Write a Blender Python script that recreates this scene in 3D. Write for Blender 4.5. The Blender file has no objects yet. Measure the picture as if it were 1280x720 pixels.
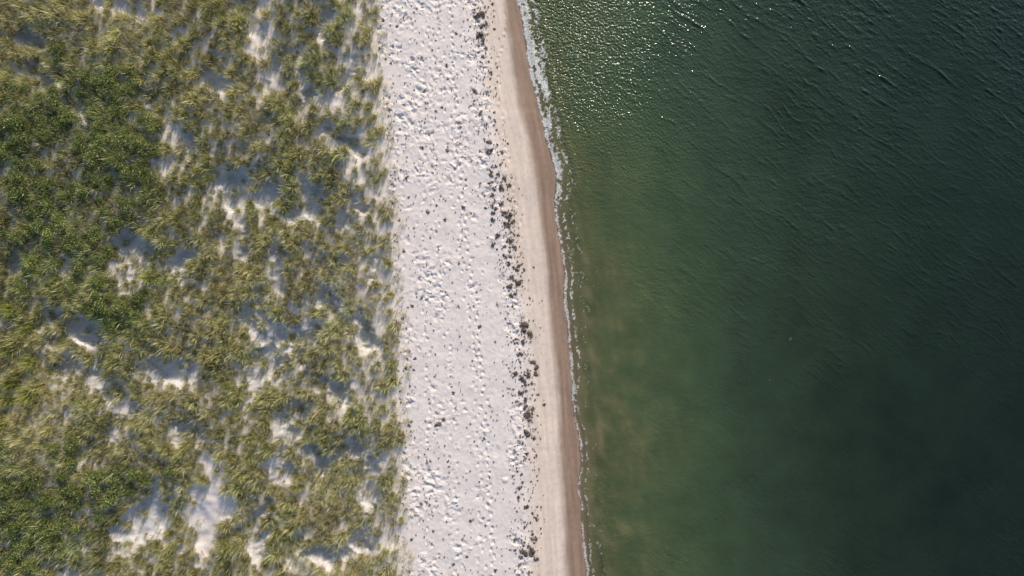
import bpy, bmesh, math, random
import numpy as np
from mathutils import Vector
rng = np.random.default_rng(11); random.seed(5)
C = bpy.context.scene.collection
H = 54.0; S = 0.0625
SUN_EL = math.radians(22); SUN_AZ = math.radians(15)

# ---------------------------------------------------------------- noise
def vnoise(x, y, seed):
    t = np.random.default_rng(seed).random((256, 256))
    xi = np.floor(x).astype(np.int64); yi = np.floor(y).astype(np.int64)
    fx = x - xi; fy = y - yi
    fx = fx*fx*(3-2*fx); fy = fy*fy*(3-2*fy)
    a = t[xi % 256, yi % 256]; b = t[(xi+1) % 256, yi % 256]
    c = t[xi % 256, (yi+1) % 256]; d = t[(xi+1) % 256, (yi+1) % 256]
    return (a*(1-fx)+b*fx)*(1-fy) + (c*(1-fx)+d*fx)*fy
def fbm(x, y, scale, octv, seed):
    x = np.asarray(x, float); y = np.asarray(y, float)
    x, y = np.broadcast_arrays(x, y)
    s = 0; amp = 1; tot = 0; f = 1/scale
    for k in range(octv):
        ca, sa = math.cos(k*1.1+0.4), math.sin(k*1.1+0.4)
        s = s + amp*(vnoise((x*ca - y*sa)*f+37.3*k, (x*sa + y*ca)*f+11.7*k, seed+k)*2-1); tot += amp
        amp *= 0.5; f *= 2.03
    return s/tot
def sst(a, b, x):
    t = np.clip((x-a)/(b-a), 0, 1); return t*t*(3-2*t)

# ---------------------------------------------------------------- shoreline curves
PY = np.array([-200, 0, 100, 200, 300, 400, 500, 600, 720, 900])
def curve(pxs, z):
    k = S*(H-z)/H
    yy = (360-PY)*k; xx = (np.array(pxs)-640)*k
    o = np.argsort(yy); yy = yy[o]; xx = xx[o]
    fine = np.linspace(yy[0], yy[-1], 400); v = np.interp(fine, yy, xx)
    ker = np.hanning(41); ker /= ker.sum()
    v = np.convolve(np.pad(v, 20, mode='edge'), ker, mode='valid')
    return lambda y: np.interp(y, fine, v)
c_edge = curve([455, 468, 476, 486, 488, 495, 500, 503, 503, 506], 0.9)
c_wrack = curve([580, 598, 606, 618, 636, 652, 656, 658, 660, 664], 0.5)
c_wet = curve([608, 629, 643, 665, 679, 689, 696, 701, 709, 718], 0.2)
c_shore = curve([616, 645, 666, 689, 699, 709, 718, 726, 735, 748], 0.0)
def n1(y, sc, o, seed): return fbm(np.full_like(np.asarray(y, float), 3.7), y, sc, o, seed)
def edge(y): return c_edge(y) + 0.5*n1(y, 2.0, 3, 71)
def wetb(y): return c_wet(y) + 0.16*n1(y, 3.5, 3, 72)
def shore(y): return c_shore(y) + 0.30*n1(y, 3.2, 2, 73) + 0.13*n1(y, 1.1, 2, 74)

# ---------------------------------------------------------------- grass cover
# hollows in the grass: centre, radii, angle, depth of the hollow
GAPS = [(325,25,22,36,25,.1),(150,6,32,12,0,.3),(275,95,17,21,0,.9),(345,78,13,28,20,.8),(293,235,25,23,0,1.1),(340,238,14,18,0,1.0),
 (380,258,23,14,-30,.9),(160,318,18,31,10,1.1),(425,175,20,10,0,.8),(342,352,15,32,15,1.0),(312,395,12,26,0,1.0),(207,458,38,21,5,1.1),
 (320,470,14,48,15,1.0),(262,640,26,64,15,.03),(178,645,23,50,25,.8),(143,500,13,46,-10,1.0),(92,408,42,11,0,.9),(75,466,21,14,0,.9),
 (365,525,15,28,10,1.0),(405,565,21,13,0,.9),(458,415,9,18,0,.8),(460,612,11,24,0,.8),(415,372,9,24,0,.9),(350,590,11,30,10,1.0),
 (60,90,23,10,-30,.9),(105,125,10,16,0,.9),(15,330,14,18,0,.9),(320,655,11,32,10,.9),(395,690,22,12,0,.9),(470,330,9,14,0,.6),
 (385,120,9,18,0,.8),(306,310,14,26,10,1.0),(420,480,10,20,0,.9),(100,715,32,11,0,.8),(50,55,14,9,0,.9),
 (440,560,8,24,10,.8),(430,270,9,22,20,.8),(395,330,9,22,10,.8),(380,430,9,26,10,.8),(445,680,10,18,0,.8),(440,90,8,24,20,.7),(400,30,9,22,20,.7),
 (230,330,10,16,10,.9),(245,180,13,11,0,.9),(200,110,15,9,-20,.8),(240,530,11,22,10,.9),(110,560,15,11,0,.9),(318,170,10,20,15,.9),(355,425,10,22,15,.9)]
GREEN = [(95,165,85,45),(60,250,75,45),(150,215,45,45),(105,330,55,40),(50,600,60,45),(60,665,75,50),(150,595,30,20),(30,160,30,40),(110,110,50,25),(140,390,40,22)]
def dune_px(x, y, z=1.5):
    k = S*(H-z)/H
    return 640 + x/k, 360 - y/k
def gapval(x, y, deep=False):
    px, py = dune_px(x, y)
    px = px + 28*fbm(x, y, 1.6, 4, 31); py = py + 28*fbm(x, y, 1.6, 4, 41)
    g = np.zeros_like(px); dp = np.zeros_like(px)
    for cx, cy, rx, ry, a, dd in GAPS:
        a = math.radians(a); dx = px-cx; dy = py-cy
        u = dx*math.cos(a)+dy*math.sin(a); v = -dx*math.sin(a)+dy*math.cos(a)
        q = np.exp(-0.8*((u/rx)**2+(v/ry)**2))
        g = np.maximum(g, q); dp = np.maximum(dp, np.exp(-0.4*((u/rx)**2+(v/ry)**2))*dd)
    return (g, dp) if deep else g
def greenval(x, y):
    px, py = dune_px(x, y); g = np.zeros_like(px)
    for cx, cy, rx, ry in GREEN:
        g = np.maximum(g, np.exp(-((px-cx)/rx)**2-((py-cy)/ry)**2))
    return g
def cover(x, y, g=None):
    px, py = dune_px(x, y)
    n = fbm(x, y, 2.0, 3, 51)*0.65 + fbm(x, y, 0.9, 2, 61)*0.55
    e = edge(y) - x
    bias = 0.50 - 0.24*sst(250, 440, px) + 0.15*greenval(x, y) - 0.04*sst(-5, -22, y)
    v = n + bias - 0.95*sst(0.12, 0.75, gapval(x, y) if g is None else g)
    v = v - 0.9*sst(0.7, -0.6, e)
    return v

def ground_z(x, y):
    x = np.asarray(x, float); y = np.asarray(y, float)
    d = x - shore(y)
    z = np.interp(d, [-60,-13.5,-9,-4.5,-2.3,0,2,8,20,60,300], [1.15,0.85,0.68,0.5,0.22,0,-0.25,-1.0,-2.2,-4,-6])
    e = edge(y) - x
    land = sst(-0.3, 2.5, e)
    g, dp = gapval(x, y, True)
    z = z + land*(0.45 + 0.40*fbm(x, y, 7, 2, 81) + 0.22*np.clip(cover(x, y, g), -0.8, 0.6) - 0.55*dp*sst(0.6, 2.2, e))
    dry = sst(-2.6, -4.2, d)
    z = z + dry*(0.035*fbm(x, y, 1.2, 4, 91))
    return z

# ---------------------------------------------------------------- mesh helper
def mesh_from(name, V, F, cols=None, smooth=True, extra=None):
    n = F.shape[1]; me = bpy.data.meshes.new(name)
    me.vertices.add(len(V)); me.vertices.foreach_set('co', V.astype(np.float32).ravel())
    me.loops.add(F.size); me.loops.foreach_set('vertex_index', F.astype(np.int32).ravel())
    me.polygons.add(len(F)); me.polygons.foreach_set('loop_start', np.arange(0, F.size, n, dtype=np.int32))
    me.update(calc_edges=True)
    me.polygons.foreach_set('use_smooth', np.full(len(F), smooth))
    if cols is not None:
        a = me.color_attributes.new('Col', 'FLOAT_COLOR', 'POINT')
        if cols.shape[1] == 3: cols = np.hstack([cols, np.ones((len(cols), 1))])
        a.data.foreach_set('color', cols.astype(np.float32).ravel())
    if extra:
        for k, v in extra.items():
            a = me.attributes.new(k, 'FLOAT', 'POINT'); a.data.foreach_set('value', v.astype(np.float32).ravel())
    me.validate()
    return me
def grid_faces(r, c):
    i = np.arange(r*c).reshape(r, c)
    return np.stack([i[:-1,:-1], i[:-1,1:], i[1:,1:], i[1:,:-1]], -1).reshape(-1, 4)
def link(name, me, mat=None, parent=None):
    o = bpy.data.objects.new(name, me); C.objects.link(o)
    if mat and not me.materials: me.materials.append(mat)
    if parent: o.parent = parent
    return o
def tag(o, label, cat, group=None, kind=None):
    o['label'] = label; o['category'] = cat
    if group: o['group'] = group
    if kind: o['kind'] = kind
    return o

# ---------------------------------------------------------------- materials
def newmat(name):
    m = bpy.data.materials.new(name); m.use_nodes = True
    nt = m.node_tree; b = nt.nodes['Principled BSDF']
    return m, nt, b
def attr(nt, name):
    a = nt.nodes.new('ShaderNodeAttribute'); a.attribute_name = name; return a
def math_n(nt, op, a, b):
    n = nt.nodes.new('ShaderNodeMath'); n.operation = op
    for i, v in enumerate((a, b)):
        if isinstance(v, (int, float)): n.inputs[i].default_value = v
        else: nt.links.new(v, n.inputs[i])
    return n.outputs[0]
def noise(nt, scale, detail=4, rough=0.55):
    tc = nt.nodes.new('ShaderNodeNewGeometry')
    n = nt.nodes.new('ShaderNodeTexNoise'); n.inputs['Scale'].default_value = scale
    n.inputs['Detail'].default_value = detail; n.inputs['Roughness'].default_value = rough
    nt.links.new(tc.outputs['Position'], n.inputs['Vector']); return n
def maprange(nt, src, a, b, c, d):
    n = nt.nodes.new('ShaderNodeMapRange')
    for i, v in enumerate((a, b, c, d)): n.inputs[i+1].default_value = v
    nt.links.new(src, n.inputs[0]); return n.outputs[0]
def grey(nt, s):
    cc = nt.nodes.new('ShaderNodeCombineColor')
    for i in range(3): nt.links.new(s, cc.inputs[i])
    return cc.outputs[0]
def mixcol(nt, typ, fac, a, b):
    n = nt.nodes.new('ShaderNodeMix'); n.data_type = 'RGBA'; n.blend_type = typ
    for s, v in ((n.inputs[0], fac), (n.inputs[6], a), (n.inputs[7], b)):
        if isinstance(v, (int, float)): s.default_value = v
        elif isinstance(v, tuple): s.default_value = v
        else: nt.links.new(v, s)
    return n.outputs[2]

m_sand, nt, b = newmat('sand')
a = attr(nt, 'Col'); w = attr(nt, 'wet')
nz = noise(nt, 3.0, 6, 0.65)
nt.links.new(mixcol(nt, 'MULTIPLY', 1.0, a.outputs['Color'], grey(nt, maprange(nt, nz.outputs[0], .3, .7, .88, 1.08))), b.inputs['Base Color'])
nt.links.new(maprange(nt, w.outputs['Fac'], 0, 1, 0.95, 0.42), b.inputs['Roughness'])
b.inputs['Specular IOR Level'].default_value = 0.3
nb = noise(nt, 13.0, 6, 0.7)
bp = nt.nodes.new('ShaderNodeBump'); bp.inputs['Distance'].default_value = 0.03
nt.links.new(nb.outputs[0], bp.inputs['Height'])
nt.links.new(maprange(nt, w.outputs['Fac'], 0, 1, 0.5, 0.12), bp.inputs['Strength'])
nt.links.new(bp.outputs[0], b.inputs['Normal'])

m_sea, nt, b = newmat('sea_water')
a = attr(nt, 'Col'); al = attr(nt, 'depth_fade'); gu = attr(nt, 'gust')
nz = noise(nt, 0.35, 6, 0.65)
nt.links.new(mixcol(nt, 'MULTIPLY', 1.0, a.outputs['Color'], grey(nt, maprange(nt, nz.outputs[0], .3, .7, .84, 1.15))), b.inputs['Base Color'])
b.inputs['Roughness'].default_value = 0.13; b.inputs['IOR'].default_value = 1.333
nt.links.new(al.outputs['Fac'], b.inputs['Alpha'])
nb = noise(nt, 5.6, 1.5, 0.5)
bp = nt.nodes.new('ShaderNodeBump'); bp.inputs['Distance'].default_value = 0.13
nt.links.new(gu.outputs['Fac'], bp.inputs['Strength'])
nt.links.new(nb.outputs[0], bp.inputs['Height']); nt.links.new(bp.outputs[0], b.inputs['Normal'])

def leafmat(name, transl, vary=True):
    m, nt, b = newmat(name)
    a = attr(nt, 'Col'); col = a.outputs['Color']
    if vary:
        oi = nt.nodes.new('ShaderNodeObjectInfo')
        hs = nt.nodes.new('ShaderNodeHueSaturation')
        nt.links.new(math_n(nt, 'ADD', math_n(nt, 'MULTIPLY', oi.outputs['Random'], 0.4), 0.8), hs.inputs['Value'])
        nt.links.new(col, hs.inputs['Color']); col = hs.outputs[0]
    nt.links.new(col, b.inputs['Base Color']); b.inputs['Roughness'].default_value = 0.45
    b.inputs['Specular IOR Level'].default_value = 0.5
    t = nt.nodes.new('ShaderNodeBsdfTranslucent'); nt.links.new(col, t.inputs[0])
    mx = nt.nodes.new('ShaderNodeMixShader'); mx.inputs[0].default_value = transl
    nt.links.new(b.outputs[0], mx.inputs[1]); nt.links.new(t.outputs[0], mx.inputs[2])
    nt.links.new(mx.outputs[0], nt.nodes['Material Output'].inputs[0])
    return m
m_grass = leafmat('grass_blades', 0.40); m_leaf = leafmat('shrub_leaves', 0.35)
def rampmat(name, scale, c0, c1, rough):
    m, nt, b = newmat(name)
    nz = noise(nt, scale, 4); rp = nt.nodes.new('ShaderNodeValToRGB')
    rp.color_ramp.elements[0].color = (*c0, 1); rp.color_ramp.elements[1].color = (*c1, 1)
    rp.color_ramp.elements[0].position = .3; rp.color_ramp.elements[1].position = .7
    nt.links.new(nz.outputs[0], rp.inputs[0]); nt.links.new(rp.outputs[0], b.inputs['Base Color']); b.inputs['Roughness'].default_value = rough
    return m
m_weed = rampmat('dried_seaweed', 14, (0.045, 0.033, 0.024), (0.17, 0.13, 0.09), .75)
m_bark = rampmat('shrub_bark', 20, (0.05, 0.04, 0.03), (0.14, 0.11, 0.08), .9)
m_foam = rampmat('sea_foam', 12, (0.75, 0.74, 0.71), (0.93, 0.92, 0.90), .6)
nt = m_foam.node_tree; b = nt.nodes['Principled BSDF']; a = attr(nt, 'cover'); nz = noise(nt, 18, 3, .6)
nt.links.new(math_n(nt, 'MULTIPLY', a.outputs['Fac'], maprange(nt, nz.outputs[0], .36, .56, 0.2, 1.0)), b.inputs['Alpha'])

# ---------------------------------------------------------------- ground strips
ys = np.concatenate([[-700,-350,-180,-100,-60,-40,-31], np.arange(-27, 27.01, 0.05), [31,40,60,100,180,350,700]])
R = len(ys); Yc = ys[:, None]
DRY = np.array([0.79,0.715,0.68]); DAMP = np.array([0.72,0.60,0.515]); WET = np.array([0.315,0.218,0.160]); BED = np.array([0.23,0.215,0.10])
def ground_cols(X, Y):
    d = X - shore(Y); dw = X - wetb(Y); dr = X - c_wrack(Y)
    f_damp = sst(-0.4, 0.9, dr + 0.4*fbm(X, Y, 1.5, 3, 101))
    f_wet = sst(-0.35, 0.45, dw + 0.20*fbm(X, Y*0.4, 0.9, 4, 104))
    f_bed = sst(0.1, 1.5, d)
    c = DRY + (DAMP-DRY)*f_damp[..., None]
    c = c + (WET-c)*f_wet[..., None]
    bedc = BED*(1+0.8*fbm(X, Y*.7, 0.9, 4, 108))[..., None]
    c = c + (bedc-c)*f_bed[..., None]
    sh_ = c_shore(Y)
    band = 1 + 0.16*fbm((X-sh_)*4, Y*0.3, 0.8, 4, 111)*f_damp*(1+0.8*f_wet)
    c = c*band[..., None]
    e = edge(Y)-X
    g, dp = gapval(X, Y, True)
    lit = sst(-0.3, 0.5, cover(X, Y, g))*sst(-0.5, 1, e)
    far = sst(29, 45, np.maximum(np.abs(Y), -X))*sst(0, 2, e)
    hollow_shade = sst(0, 3, e)*np.clip(dp*1.6, 0, 1)
    c = c + (np.array([0.56,0.55,0.555])-c)*(0.9*hollow_shade)[..., None]  # greyer sand in the hollows, with their cool shade painted into the colour
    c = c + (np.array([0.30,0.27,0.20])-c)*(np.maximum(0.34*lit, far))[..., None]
    return c, f_wet
def strip(name, X, dents=None):
    Y = np.broadcast_to(Yc, X.shape)
    Z = ground_z(X, Y)
    if dents is not None:
        wob = fbm(X, Y, 0.14, 2, 301)
        for (x, y, w, h, an, el) in dents:
            i0, i1 = np.searchsorted(ys, [y-4*w, y+4*w])
            row = X[(i0+i1)//2]; j0, j1 = np.searchsorted(row, [x-4.5*w, x+4.5*w])
            sl = (slice(i0, i1), slice(max(j0-2,0), j1+2))
            dx = X[sl]-x; dy = Y[sl]-y
            u = (dx*math.cos(an)+dy*math.sin(an))/el; v = -dx*math.sin(an)+dy*math.cos(an)
            r = np.sqrt(u*u+v*v)/w*(1+0.6*wob[sl])
            Z[sl] += -h*np.exp(-r**2) + 0.22*h*np.exp(-((r-1.8)/0.8)**2)
        Z += 0.007*fbm(X, Y, 0.22, 2, 303)*sst(0.2, -0.6, X-c_wrack(Y))
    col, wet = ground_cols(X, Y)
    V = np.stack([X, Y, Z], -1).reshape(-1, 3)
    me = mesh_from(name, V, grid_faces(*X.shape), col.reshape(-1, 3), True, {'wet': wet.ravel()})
    o = link(name, me, m_sand); o['kind'] = 'structure'; return o
def lerp_cols(a, b, n):
    t = np.linspace(0, 1, n)[None, :]; return a[:, None]*(1-t)+b[:, None]*t
E, W, SH = edge(ys), wetb(ys), shore(ys)
left = np.array([[-900,-400,-180,-90,-60,-46]])
Xd = np.hstack([np.broadcast_to(left, (R, left.shape[1])), lerp_cols(np.full(R, -40.0), E, 240)])
dents = []
def trail(pts, step=0.55, jit=0.05, h=0.065, w=0.095):
    p = np.array([((px-640)*S*0.99, (360-py)*S*0.99) for px, py in pts])
    seg = np.r_[0, np.cumsum(np.hypot(*np.diff(p, axis=0).T))]
    for i, s in enumerate(np.arange(0, seg[-1], step)):
        x = np.interp(s, seg, p[:,0]); y = np.interp(s, seg, p[:,1])
        dents.append((x+(0.10 if i % 2 else -0.10)+rng.normal(0, jit), y+rng.normal(0, jit), w*rng.uniform(.85,1.15), h*rng.uniform(.8,1.2), 1.5+rng.normal(0,.2), 1.5))
trail([(560,-40),(566,60),(575,200),(584,300),(596,400),(605,500),(611,600),(618,760)])
trail([(548,-40),(552,80),(566,200),(574,300),(590,420),(600,560),(606,760)], 0.62, 0.12, 0.05)
trail([(512,-40),(520,120),(528,260),(530,400),(538,520),(540,760)], 0.7, 0.25, 0.05)
trail([(530,-40),(540,120),(548,260),(556,400),(566,520),(575,760)], 0.65, 0.15, 0.045)
trail([(640,-40),(622,100),(640,240),(655,300)], 0.6, 0.1, 0.03)
for _ in range(3300):
    y = rng.uniform(-25, 25); t = rng.random()
    e0 = c_edge(y); w0 = c_wrack(y)
    topness = sst(-5, 20, y)
    if t > 0.45 and rng.random() > 0.14+0.45*topness and t < 0.85: continue
    x = e0 + t*(w0-e0+0.2)
    if fbm(x, y, 1.6, 3, 121) < 0.03 - 0.10*topness: continue
    w_ = math.exp(rng.uniform(math.log(0.05), math.log(0.19)))
    dents.append((x, y, w_, w_*rng.uniform(0.18, 0.46)*(1 if rng.random() < .75 else -0.8), rng.uniform(0, 3.14), rng.uniform(1, 2.0)))
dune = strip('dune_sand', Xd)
beach = strip('beach_sand', lerp_cols(E, W, 270), dents)
wet = strip('wet_sand', lerp_cols(W, SH+0.02, 40))
far = SH[:, None] + np.concatenate([np.linspace(0.02, 12, 130), [16,22,30,45,80,200,500,1500]])[None, :]
bed = strip('seabed', far)
dune['label'] = 'pale dune sand showing between the grass'; beach['label'] = 'white dry beach sand pitted with footprints'
wet['label'] = 'smooth brown wet sand along the waterline'; bed['label'] = 'sandy sea bottom seen through the shallow edge of the water'
for o, c in ((dune,'dune'),(beach,'beach'),(wet,'wet sand'),(bed,'seabed')): o['category'] = c

# ---------------------------------------------------------------- sea
waves = []
for i in range(60):
    lam = math.exp(rng.uniform(math.log(0.20), math.log(0.95)))
    ang = math.radians(242 + rng.normal(0, 22)); k = 2*math.pi/lam
    waves.append((k*math.cos(ang), k*math.sin(ang), 0.020*(0.7 if lam > 0.7 else 1.0)/k, rng.uniform(0, 6.28)))
sharp = []
for i in range(9):
    lam = rng.uniform(0.9, 1.9); ang = math.radians(238+rng.normal(0, 7)); k = 2*math.pi/lam
    sharp.append((k*math.cos(ang), k*math.sin(ang), rng.uniform(0, 6.28)))
def gustf(X, Y, D):
    g = 0.20 + 0.42*fbm(X, Y, 5, 3, 151) + 0.60*sst(-8, 18, Y) + 0.30*sst(4, 22, Y)*sst(10, 24, D)
    return np.clip(g, 0.07, 1.4)
def sea_z(X, Y):
    d = X - shore(Y)
    z = np.zeros_like(X)
    wx = X + 0.35*fbm(X, Y, 3, 2, 131); wy = Y + 0.35*fbm(X, Y, 3, 2, 141)
    for kx, ky, A, ph in waves:
        p = kx*wx+ky*wy+ph
        z += A*(np.exp(1.1*(np.sin(p)-1))*1.9-0.8)
    for j, (kx, ky, ph) in enumerate(sharp):
        p = kx*wx+ky*wy+ph+0.9*fbm(X, Y, 2.2, 2, 145+j)
        z += 0.036*np.exp(16*(np.sin(p)-1))*sst(0.14, 0.42, fbm(X, Y, 1.3, 3, 155+j))*sst(3, 14, d)
    z = z*gustf(X, Y, d)*sst(0.1, 2.0, d)
    lap = np.sin(2*math.pi*(d+0.3*fbm(X, Y, 2.5, 3, 165))/0.75)*np.exp(-np.clip(d, 0, 50)/2.2)*sst(0.2, 0.8, d)
    z = z + 0.022*lap*(0.6+0.8*fbm(X, Y, 2, 2, 166))
    z = z*sst(29, 26.5, np.abs(Y))*sst(47, 44, X)
    a1 = 0.6+0.5*n1(Y, 3, 2, 161)
    z = z + 0.08*a1*np.exp(-((d-0.5-0.15*n1(Y, 2, 2, 162))/0.2)**2) + 0.05*np.exp(-((d-1.4-0.5*n1(Y, 5, 2, 163))/0.3)**2)
    return z + 0.004
ysea = np.concatenate([[-900,-300,-100,-45,-30], np.arange(-27, 27.01, 0.065), [30,45,100,300,900]])
sh = shore(ysea)
off = np.concatenate([np.arange(-0.15, 46, 0.065), [50,60,90,200,600,1800]])
X = sh[:, None]+off[None, :]; Y = np.broadcast_to(ysea[:, None], X.shape)
D = np.broadcast_to(off[None, :], X.shape)
top = sst(-2, 22, Y)
streak = fbm(X*0.8+Y*0.5, Y*0.5-X*0.3, 0.8, 4, 175)
D2 = D*(0.74+0.8*top*np.exp(-D/10)+0.26*sst(4, 14, D)) + 1.6*fbm(X, Y, 4, 4, 171)*np.clip(D/4, 0, 1) + (1.8+2.0*sst(8, -12, Y))*streak*sst(0.3, 1.6, D)*sst(15, 3, D)
ks = [0,0.8,2.0,4.5,9,14,20,28,40,200]
cr = [(0.165,0.158,0.082),(0.132,0.140,0.066),(0.102,0.121,0.055),(0.074,0.104,0.049),(0.051,0.080,0.041),(0.035,0.057,0.032),(0.023,0.039,0.024),(0.015,0.0275,0.0185),(0.011,0.021,0.0155),(0.011,0.022,0.018)]
col = np.stack([np.interp(D2, ks, [c[i] for c in cr]) for i in range(3)], -1)
tl = sst(-5, 22, Y)[..., None]*sst(3, 14, D)[..., None]
col = col*(1+0.25*tl) + tl*np.array([0.002, 0.005, 0.004])
dk = sst(0, -22, Y)[..., None]*sst(14, 30, D)[..., None]
col = col*(1-0.12*dk)
weedy = sst(-0.05, 0.65, fbm(X, Y, 7, 5, 181))*sst(8, 18, D)
col = col*(1-0.20*weedy[..., None])
fade = np.interp(D*(1+0.8*top), [-0.2,0,0.5,1.5,3,6], [0.2,0.35,0.55,0.75,0.9,1.0])
V = np.stack([X, Y, sea_z(X, Y)], -1).reshape(-1, 3)
gust = 0.05+0.40*gustf(X, Y, D)*sst(0, 1.5, D)+1.0*sst(3, 22, Y)*sst(19, 1, D)*sst(0, .4, D)
me = mesh_from('sea', V, grid_faces(*X.shape), col.reshape(-1, 3), True, {'depth_fade': fade.ravel(), 'gust': np.clip(gust, 0, 1.6).ravel()})
sea = link('sea', me, m_sea); tag(sea, 'green sea darkening away from the shore with wind ripples and sun glints', 'sea', kind='structure')

# foam: lacy sheet of small cells that ride on the swash
yf = np.arange(-26, 26, 0.03); sf = np.arange(-0.2, 2.6, 0.03)
Xf = shore(yf)[:, None]+sf[None, :]; Yf = np.broadcast_to(yf[:, None], Xf.shape); Sf = np.broadcast_to(sf[None, :], Xf.shape)
Zf = np.maximum(sea_z(Xf, Yf), ground_z(Xf, Yf)) + 0.012
topw = sst(-10, 20, Yf)
n = 1-2.6*np.abs(fbm(Xf, Yf*0.8, 0.36, 3, 191))
n2 = fbm(Xf, Yf, 0.12, 2, 197)
nl = n1(yf, 2.2, 2, 192)[:, None]
prof = 0.80*np.exp(-((Sf-0.12-0.12*nl)/(0.12+0.06*topw))**2)
prof += (0.44+0.20*topw)*np.exp(-((Sf-0.55-0.30*n1(yf, 3, 2, 193)[:, None])/(0.13+0.15*topw))**2)
prof += (0.14+0.34*topw)*np.exp(-((Sf-1.2-0.5*n1(yf, 4, 2, 194)[:, None])/0.30)**2)
prof *= 0.92+0.55*n1(yf, 1.5, 3, 195)[:, None]+0.08*topw
val = prof + 0.38*n + 0.40*n2
keepv = val > 0.52
F = grid_faces(*Xf.shape); kv = keepv.ravel(); F = F[kv[F].sum(1) >= 3]
used, inv = np.unique(F.ravel(), return_inverse=True)
V = np.stack([Xf, Yf, Zf], -1).reshape(-1, 3)[used]
fo = link('sea_foam', mesh_from('sea_foam', V, inv.reshape(-1, 4), None, True, {'cover': (sst(0.46, 0.95, val)*(0.72+0.25*topw)).ravel()[used]}), m_foam)
tag(fo, 'lacy white line of foam where the small waves meet the wet sand', 'foam', kind='stuff')

# ---------------------------------------------------------------- grass
def tuft(nb, length, width, base, rs, spread=1.0):
    az = rs.uniform(0, 2*math.pi, nb); lean = rs.uniform(0.05, 1.0, nb)*spread
    L = length*rs.uniform(0.45, 1.15, nb); W = width*rs.uniform(0.7, 1.3, nb)
    r0 = base*np.sqrt(rs.random(nb)); a0 = rs.normal(0, .7, nb)+az
    L = L*(1.1-0.45*(r0/base)**2)
    bx, by = r0*np.cos(a0), r0*np.sin(a0)
    dx, dy = np.cos(az), np.sin(az); tw = az+math.pi/2+rs.normal(0, .6, nb); sx, sy = np.cos(tw), np.sin(tw)
    mr = 0.58*L*np.sin(lean*0.75); mz = 0.58*L*np.cos(lean*0.75)
    tr = mr+0.45*L*np.sin(np.minimum(lean*1.45, 1.9)); tz = mz+0.45*L*np.cos(np.minimum(lean*1.45, 1.9))
    P = np.zeros((nb, 5, 3))
    for j, (r, z, w) in enumerate(((0,-0.06,-.45),(0,-0.06,.45),(mr,mz,-.5),(mr,mz,.5),(tr,np.maximum(tz, .04),0))):
        P[:, j, 0] = bx+dx*r+sx*W*w; P[:, j, 1] = by+dy*r+sy*W*w; P[:, j, 2] = z
    i = np.arange(nb)[:, None]*5
    F = np.concatenate([i+np.array([[0,1,3]]), i+np.array([[0,3,2]]), i+np.array([[2,3,4]])])
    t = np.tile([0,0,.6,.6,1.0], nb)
    return P.reshape(-1, 3), F, t
OLIVE = np.array([0.50,0.455,0.165]); STRAW = np.array([0.80,0.70,0.40]); GRN = np.array([0.250,0.300,0.080])
def blade_cols(nb, t, rs, straw=0.3, green=0.0):
    k = rs.random(nb); c = OLIVE*rs.uniform(.6, 1.4, (nb, 1))
    c = np.where((k < straw)[:, None], STRAW*rs.uniform(.7, 1.2, (nb, 1)), c)
    c = np.where((k > 1-green)[:, None], GRN*rs.uniform(.6, 1.3, (nb, 1)), c)
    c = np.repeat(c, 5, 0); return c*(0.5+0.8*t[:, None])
WIND = np.array([-0.8, -0.6])
def bend(V, k=0.35):
    V = V.copy(); s = np.clip(V[:, 2], 0, None)**1.3*k
    V[:, 0] += WIND[0]*s; V[:, 1] += WIND[1]*s; return V

cell = 0.48
gx, gy = np.meshgrid(np.arange(-39, -7, cell), np.arange(-27, 27, cell))
gx = (gx+rng.uniform(-.5, .5, gx.shape)*cell*1.6).ravel(); gy = (gy+rng.uniform(-.5, .5, gy.shape)*cell*1.6).ravel()
cv = cover(gx, gy); gv = greenval(gx, gy); e = edge(gy)-gx; gap = gapval(gx, gy)
dens = sst(-0.35, 0.42, cv)
keep = (rng.random(len(gx)) < dens*(1-0.2*gv)*(0.62+0.38*sst(0.5, 4, e)) + np.where((e > 0) & (gap < .75), 0.14, 0.04)*(e > 0)) & (e > -0.5)
gx, gy, cv, gv, e, gap = gx[keep], gy[keep], cv[keep], gv[keep], e[keep], gap[keep]
gpx, gpy = dune_px(gx, gy)
inview = (gpx > 6) & (gpx < 510) & (gpy > 6) & (gpy < 714)
score = np.where(inview, np.where(e < 1.3, 1.0, 0)+np.where(gap > .25, 0.9, 0)-cv+rng.random(len(gx))*0.3, -9)
order = np.argsort(-score); solo = order[:300]
ismass = np.ones(len(gx), bool); ismass[solo] = False
NB = 78
var = [tuft(NB, 0.78, 0.025, 0.28, np.random.default_rng(200+i)) for i in range(18)]
gz = ground_z(gx, gy)
tone = fbm(gx, gy, 5, 3, 221); tone2 = fbm(gx, gy, 1.4, 2, 231)
Vs, Fs, Cs = [], [], []; base = 0
for i in np.nonzero(ismass)[0]:
    V, F, t = var[rng.integers(18)]
    a = rng.uniform(0, 6.283); s = math.exp(rng.normal(-0.24, 0.32))*(1+0.3*tone2[i])*(0.78 if e[i] < 3 else 1)*(0.6 if gap[i] > .35 else 1)
    s = min(s, 1.35)
    ca, sa = math.cos(a)*s, math.sin(a)*s
    Q = np.stack([V[:,0]*ca-V[:,1]*sa, V[:,0]*sa+V[:,1]*ca, V[:,2]*s], -1); Q = bend(Q, rng.uniform(0, .25))
    Q += (gx[i], gy[i], gz[i])
    rs = np.random.default_rng(int(rng.integers(1e9)))
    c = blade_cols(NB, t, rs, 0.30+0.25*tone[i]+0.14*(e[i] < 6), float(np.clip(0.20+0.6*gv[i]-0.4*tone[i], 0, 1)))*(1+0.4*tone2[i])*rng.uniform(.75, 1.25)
    Vs.append(Q); Fs.append(F+base); Cs.append(c); base += len(V)
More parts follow.
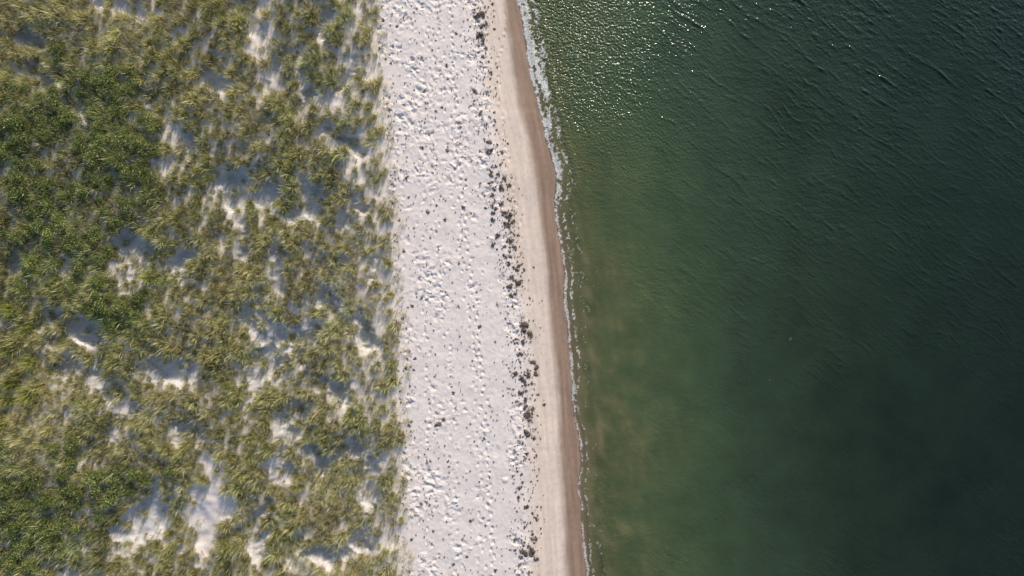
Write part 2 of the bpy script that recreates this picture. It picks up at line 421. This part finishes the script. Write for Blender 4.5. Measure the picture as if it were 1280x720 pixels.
# thin short grass standing sparsely in the hollows and along the dune edge
NS = 20
svar = [tuft(NS, 0.44, 0.019, 0.22, np.random.default_rng(260+i)) for i in range(10)]
sx_, sy_ = np.meshgrid(np.arange(-39, -7, .5), np.arange(-27, 27, .5))
sx_ = (sx_+rng.uniform(-.4, .4, sx_.shape)).ravel(); sy_ = (sy_+rng.uniform(-.4, .4, sy_.shape)).ravel()
se = edge(sy_)-sx_; spx, spy = dune_px(sx_, sy_)
bright = np.exp(-((spx-262)/32)**2-((spy-640)/60)**2)
kp = (se > -0.7) & (rng.random(len(sx_)) < (0.42+0.33*sst(300, 420, spx))*(1-0.9*bright))
sz_ = ground_z(sx_, sy_)
for i in np.nonzero(kp)[0]:
    V, F, t = svar[rng.integers(10)]; a = rng.uniform(0, 6.283); s = rng.uniform(.6, 1.3)
    ca, sa = math.cos(a)*s, math.sin(a)*s
    Q = np.stack([V[:,0]*ca-V[:,1]*sa, V[:,0]*sa+V[:,1]*ca, V[:,2]*s], -1); Q = bend(Q, .3)+(sx_[i], sy_[i], sz_[i])
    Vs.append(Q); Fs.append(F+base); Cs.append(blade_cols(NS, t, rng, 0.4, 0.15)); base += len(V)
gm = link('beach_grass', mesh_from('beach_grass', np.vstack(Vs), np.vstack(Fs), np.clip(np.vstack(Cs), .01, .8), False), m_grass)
tag(gm, 'dense olive and straw coloured beach grass covering the dunes', 'grass', kind='stuff')

solo_me = []
for i in range(10):
    rs = np.random.default_rng(300+i); nb = 84
    V, F, t = tuft(nb, 0.85, 0.026, 0.29, rs)
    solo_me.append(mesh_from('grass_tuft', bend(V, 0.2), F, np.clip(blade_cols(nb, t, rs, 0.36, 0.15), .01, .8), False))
    solo_me[-1].materials.append(m_grass)
def third(py): return 'upper' if py < 240 else ('middle' if py < 480 else 'lower')
for i in solo:
    o = link('grass_tuft', solo_me[int(rng.integers(10))])
    o.location = (gx[i], gy[i], gz[i]); s = min(1.25, math.exp(rng.normal(-0.25, 0.3))); o.scale = (s, s, s*rng.uniform(.85, 1.1))
    o.rotation_euler = (0, 0, rng.normal(0, 0.5))
    th = third(gpy[i])
    if e[i] < 1.3:
        tag(o, f'beach grass tuft on the ragged {th} dune edge beside the white beach', 'grass tuft', f'grass tufts along the {th} dune edge')
    else:
        side = 'left' if gpx[i] < 250 else 'right'
        tag(o, f'beach grass tuft fringing a bare sand hollow in the {th} {side} dunes', 'grass tuft', f'grass tufts around sand hollows, {th} {side}')

reed_me = []
for i in range(3):
    rs = np.random.default_rng(400+i); nb = 170
    V, F, t = tuft(nb, 1.15, 0.036, 0.40, rs)
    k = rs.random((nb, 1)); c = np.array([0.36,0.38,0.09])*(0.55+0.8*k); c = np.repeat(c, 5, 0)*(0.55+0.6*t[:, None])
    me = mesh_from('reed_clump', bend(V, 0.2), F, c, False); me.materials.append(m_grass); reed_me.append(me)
RE = [(14,386,'uppermost'),(34,412,'second from the top'),(12,436,'third from the top'),(38,452,'fourth from the top, set furthest right'),(18,476,'fourth from the bottom'),(42,490,'third from the bottom'),(14,500,'second from the bottom'),(10,528,'lowest')]
def place(px, py, z0=1.5):
    k = S*(H-z0)/H; x = (px-640)*k; y = (360-py)*k
    return x, y, float(ground_z(np.array([x]), np.array([y]))[0])
for i, (px, py, wd) in enumerate(RE):
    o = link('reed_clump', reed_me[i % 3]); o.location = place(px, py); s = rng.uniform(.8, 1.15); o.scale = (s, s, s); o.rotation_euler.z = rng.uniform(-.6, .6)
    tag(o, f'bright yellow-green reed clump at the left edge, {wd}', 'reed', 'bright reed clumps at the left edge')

def shrub_mesh(seed):
    rs = np.random.default_rng(seed); n = 700
    lob = [(rs.uniform(-.5,.5), rs.uniform(-.5,.5), rs.uniform(.32,.62), rs.uniform(.18,.34)) for _ in range(9)]
    P = np.zeros((n, 3))
    for i in range(n):
        lx, ly, lz, lr = lob[rs.integers(9)]
        v = rs.normal(size=3); v /= np.linalg.norm(v); v[2] = abs(v[2])*0.9-0.15
        P[i] = np.array([lx, ly, lz]) + v*lr*rs.uniform(.5, 1.35)
    V = np.zeros((n, 4, 3)); 
    for i in range(n):
        d = rs.normal(size=3); d[2] = abs(d[2])*0.8; d /= np.linalg.norm(d); s = np.cross(d, [0,0,1]+rs.normal(0,.5,3)); s /= np.linalg.norm(s)
        L = rs.uniform(.08,.16); w = L*0.22
        V[i] = [P[i], P[i]+d*L*.5+s*w, P[i]+d*L, P[i]+d*L*.5-s*w]
    F = np.arange(n*4).reshape(n, 4)
    c = np.array([0.185,0.240,0.062])*rs.uniform(.4,1.55,(n,1)); k = rs.random(n); c[k<.2] = (0.44,0.42,0.15); c[k>.9] = (0.12,0.20,0.05)
    fol = mesh_from('foliage', V.reshape(-1,3), F, np.repeat(c,4,0), False); fol.materials.append(m_leaf)
    bm = bmesh.new()
    for lx, ly, lz, lr in lob:
        p0 = Vector((lx*.1, ly*.1, -0.08)); p1 = Vector((lx*.6, ly*.6, lz*.55)); p2 = Vector((lx, ly, lz+lr*.4))
        rings = []
        for p, r in ((p0,.022),(p1,.015),(p2,.006)):
            rings.append([bm.verts.new(p+Vector((math.cos(a)*r, math.sin(a)*r, 0))) for a in (0,1.257,2.513,3.77,5.027)])
        for r0, r1 in zip(rings, rings[1:]):
            for j in range(5): bm.faces.new((r0[j], r0[(j+1)%5], r1[(j+1)%5], r1[j]))
    br = bpy.data.meshes.new('branches'); bm.to_mesh(br); bm.free(); br.materials.append(m_bark)
    return fol, br
shrubs = [shrub_mesh(500+i) for i in range(6)]
cnt = 0; placed = []; tries = 0
while cnt < 140 and tries < 6000:
    tries += 1
    cx, cy, rx, ry = GREEN[random.randrange(len(GREEN))]
    px = random.gauss(cx, rx*.6); py = random.gauss(cy, ry*.6)
    if px < 4 or px > 330 or py < 4 or py > 716: continue
    x, y, z = place(px, py)
    if gapval(np.array([x]), np.array([y]))[0] > .4: continue
    if any((x-a)**2+(y-b_)**2 < 0.7**2 for a, b_ in placed): continue
    placed.append((x, y)); cnt += 1
    fol, br = shrubs[random.randrange(6)]
    r = bpy.data.objects.new('leafy_shrub', None); C.objects.link(r); r.empty_display_size = .3
    r.location = (x, y, z-0.02); s = random.uniform(.65, 1.2); r.scale = (s, s, s*.95); r.rotation_euler.z = random.uniform(0, 6.28)
    link('foliage', fol, None, r); link('branches', br, None, r)
    part = 'upper' if py < 290 else ('middle' if py < 480 else 'lower')
    tag(r, f'low green leafy shrub in the {part} thicket among the dune grass', 'shrub', f'shrubs of the {part} thicket')

# ---------------------------------------------------------------- seaweed
def weed_mesh(seed):
    rs = np.random.default_rng(seed); bm = bmesh.new()
    for k in range(3):
        r = bmesh.ops.create_icosphere(bm, subdivisions=2, radius=rs.uniform(.12,.22))
        o = rs.uniform(-.24, .24, 2)
        for v in r['verts']:
            f = 1+0.45*math.sin(v.co.x*19+k+seed)*math.cos(v.co.y*17+seed)+rs.normal(0,.12)
            v.co = Vector((v.co.x*f+o[0], v.co.y*f+o[1], v.co.z*f*.5+.03))
    for k in range(24):
        a = rs.uniform(0, 6.28); p = Vector((rs.uniform(-.28,.28), rs.uniform(-.28,.28), rs.uniform(.03,.12))); prev = None; w = rs.uniform(.015,.04)
        for j in range(6):
            s = Vector((-math.sin(a), math.cos(a), rs.uniform(-.5,.5)))*w*(1-j*.14)
            cur = (bm.verts.new(p-s), bm.verts.new(p+s))
            if prev: bm.faces.new((prev[0], prev[1], cur[1], cur[0]))
            prev = cur; a += rs.normal(0,.7)
            p = p+Vector((math.cos(a)*.08, math.sin(a)*.08, 0)); p.z = max(.015, p.z+rs.normal(-.015,.03))
    me = bpy.data.meshes.new('seaweed_clump'); bm.to_mesh(me); bm.free(); me.materials.append(m_weed); return me
weeds = [weed_mesh(600+i) for i in range(8)]
pts = []
def wline(py): return 640 + c_wrack((360-py)*S)/S
while len(pts) < 190:
    py = random.uniform(2, 718)
    wgt = np.interp(py, [0,20,70,100,150,270,300,430,560,600,720],[1,1,.9,.5,.55,.6,.75,.85,.75,.6,.65])
    wgt *= 0.65+1.1*float(n1(np.array([py/16.]), 1.4, 2, 241)[0])
    if random.random() > wgt: continue
    pts.append((wline(py)+random.gauss(0, 9)+1, py, random.choice([.22,.26,.32,.38,.46,.56]), 'wrack'))
BIG = [(600,46,1.1,'large dark seaweed heap near the top end of the wrack line'),(597,18,.85,'dark seaweed heap at the very top of the wrack line'),
 (612,190,.75,'dark seaweed heap by the upper bend of the wrack line'),(636,268,.75,'seaweed heap above the middle of the wrack line, near the damp sand'),
 (656,408,.9,'biggest dark seaweed heap just below the middle of the wrack line'),(659,468,.7,'dark seaweed heap on the lower middle of the wrack line'),
 (660,542,.85,'broad dark seaweed heap on the lower wrack line'),(664,690,.75,'dark seaweed heap at the bottom end of the wrack line')]
for px, py, s, lb in BIG: pts.append((px, py, s, lb))
while len(pts) < 299:
    py = random.uniform(2, 718); t = random.random()**1.4
    l = 640+c_edge((360-py)*S)/S+6; r = wline(py)-16
    if t > .45 and py > 330 and random.random() < .7: continue
    pts.append((l+t*(r-l), py, random.choice([.18,.22,.28,.36]), 'scatter'))
pts.append((548, 530, 0.6, 'single dark seaweed clump alone on the white sand in the lower half'))
for px, py, s, kind in pts:
    o = link('seaweed_clump', weeds[random.randrange(8)])
    o.location = place(px, py, .55); o.scale = (s, s*random.uniform(.7,1.3), s); o.rotation_euler.z = random.uniform(0, 6.28)
    th = third(py)
    if kind == 'wrack': tag(o, f'small dark dried seaweed clump in the {th} stretch of the wrack line', 'seaweed', f'seaweed clumps along the {th} wrack line')
    elif kind == 'scatter': tag(o, f'tiny seaweed scrap scattered on the {th} dry white sand, away from the wrack line', 'seaweed', f'seaweed scraps on the {th} dry sand')
    else: tag(o, kind, 'seaweed')
n = 2400
yy = rng.uniform(-26, 26, n); tt = rng.random(n)
xx = np.where(tt < .5, c_wrack(yy)+rng.normal(0.0, .65, n), c_edge(yy)+rng.random(n)**1.5*(c_wrack(yy)-c_edge(yy)))
zz = ground_z(xx, yy); V = np.zeros((n, 4, 3)); L = rng.uniform(.03,.12,n); a = rng.uniform(0,6.28,n); w = L*rng.uniform(.25,.65,n)
ca, sa = np.cos(a), np.sin(a)
for j, (u, v, h) in enumerate(((-1,0,.02),(0,-1,.04),(1,0,.025),(0,1,.05))):
    V[:, j] = np.stack([xx+u*L*ca-v*w*sa, yy+u*L*sa+v*w*ca, zz+h], -1)
cr_ = link('seaweed_crumbs', mesh_from('seaweed_crumbs', V.reshape(-1,3), np.arange(n*4).reshape(n,4), None, False), m_weed)
tag(cr_, 'fine dark crumbs of dried seaweed sprinkled over the beach sand', 'seaweed crumbs', kind='stuff')
for px, py, s, lb in ((988,424,.36,'small brown seaweed clump drifting alone on the dark water'),(962,475,.2,'tiny weed scrap floating below the drifting seaweed clump')):
    o = link('floating_seaweed', weeds[2]); x, y = (px-640)*S, (360-py)*S
    o.location = (x, y, float(sea_z(np.array([x]), np.array([y]))[0])); o.scale = (s, s, s*.5); tag(o, lb, 'seaweed')

# ---------------------------------------------------------------- light, sky, camera
w = bpy.data.worlds.new('World'); bpy.context.scene.world = w; w.use_nodes = True
nt = w.node_tree; bg = nt.nodes['Background']; sk = nt.nodes.new('ShaderNodeTexSky'); sk.sky_type = 'NISHITA'
sk.sun_disc = False; sk.sun_elevation = SUN_EL; sk.sun_rotation = SUN_AZ; sk.altitude = 10
nt.links.new(sk.outputs[0], bg.inputs[0]); bg.inputs[1].default_value = 0.15
sl = bpy.data.lights.new('sun', 'SUN'); sl.energy = 5.0; sl.angle = math.radians(0.5); sl.color = (1.0, .88, .73)
so = bpy.data.objects.new('sun', sl); C.objects.link(so)
dv = Vector((math.sin(SUN_AZ)*math.cos(SUN_EL), math.cos(SUN_AZ)*math.cos(SUN_EL), math.sin(SUN_EL)))
so.rotation_mode = 'QUATERNION'; so.rotation_quaternion = dv.to_track_quat('Z', 'Y'); so.location = dv*80
cam = bpy.data.cameras.new('camera'); cam.sensor_width = 36; cam.lens = 36*H/(1280*S); cam.clip_end = 5000
co = bpy.data.objects.new('camera', cam); C.objects.link(co); co.location = (0, 0, H)
bpy.context.scene.camera = co
vs = bpy.context.scene.view_settings; vs.view_transform = 'Standard'; vs.look = 'None'; vs.exposure = 0
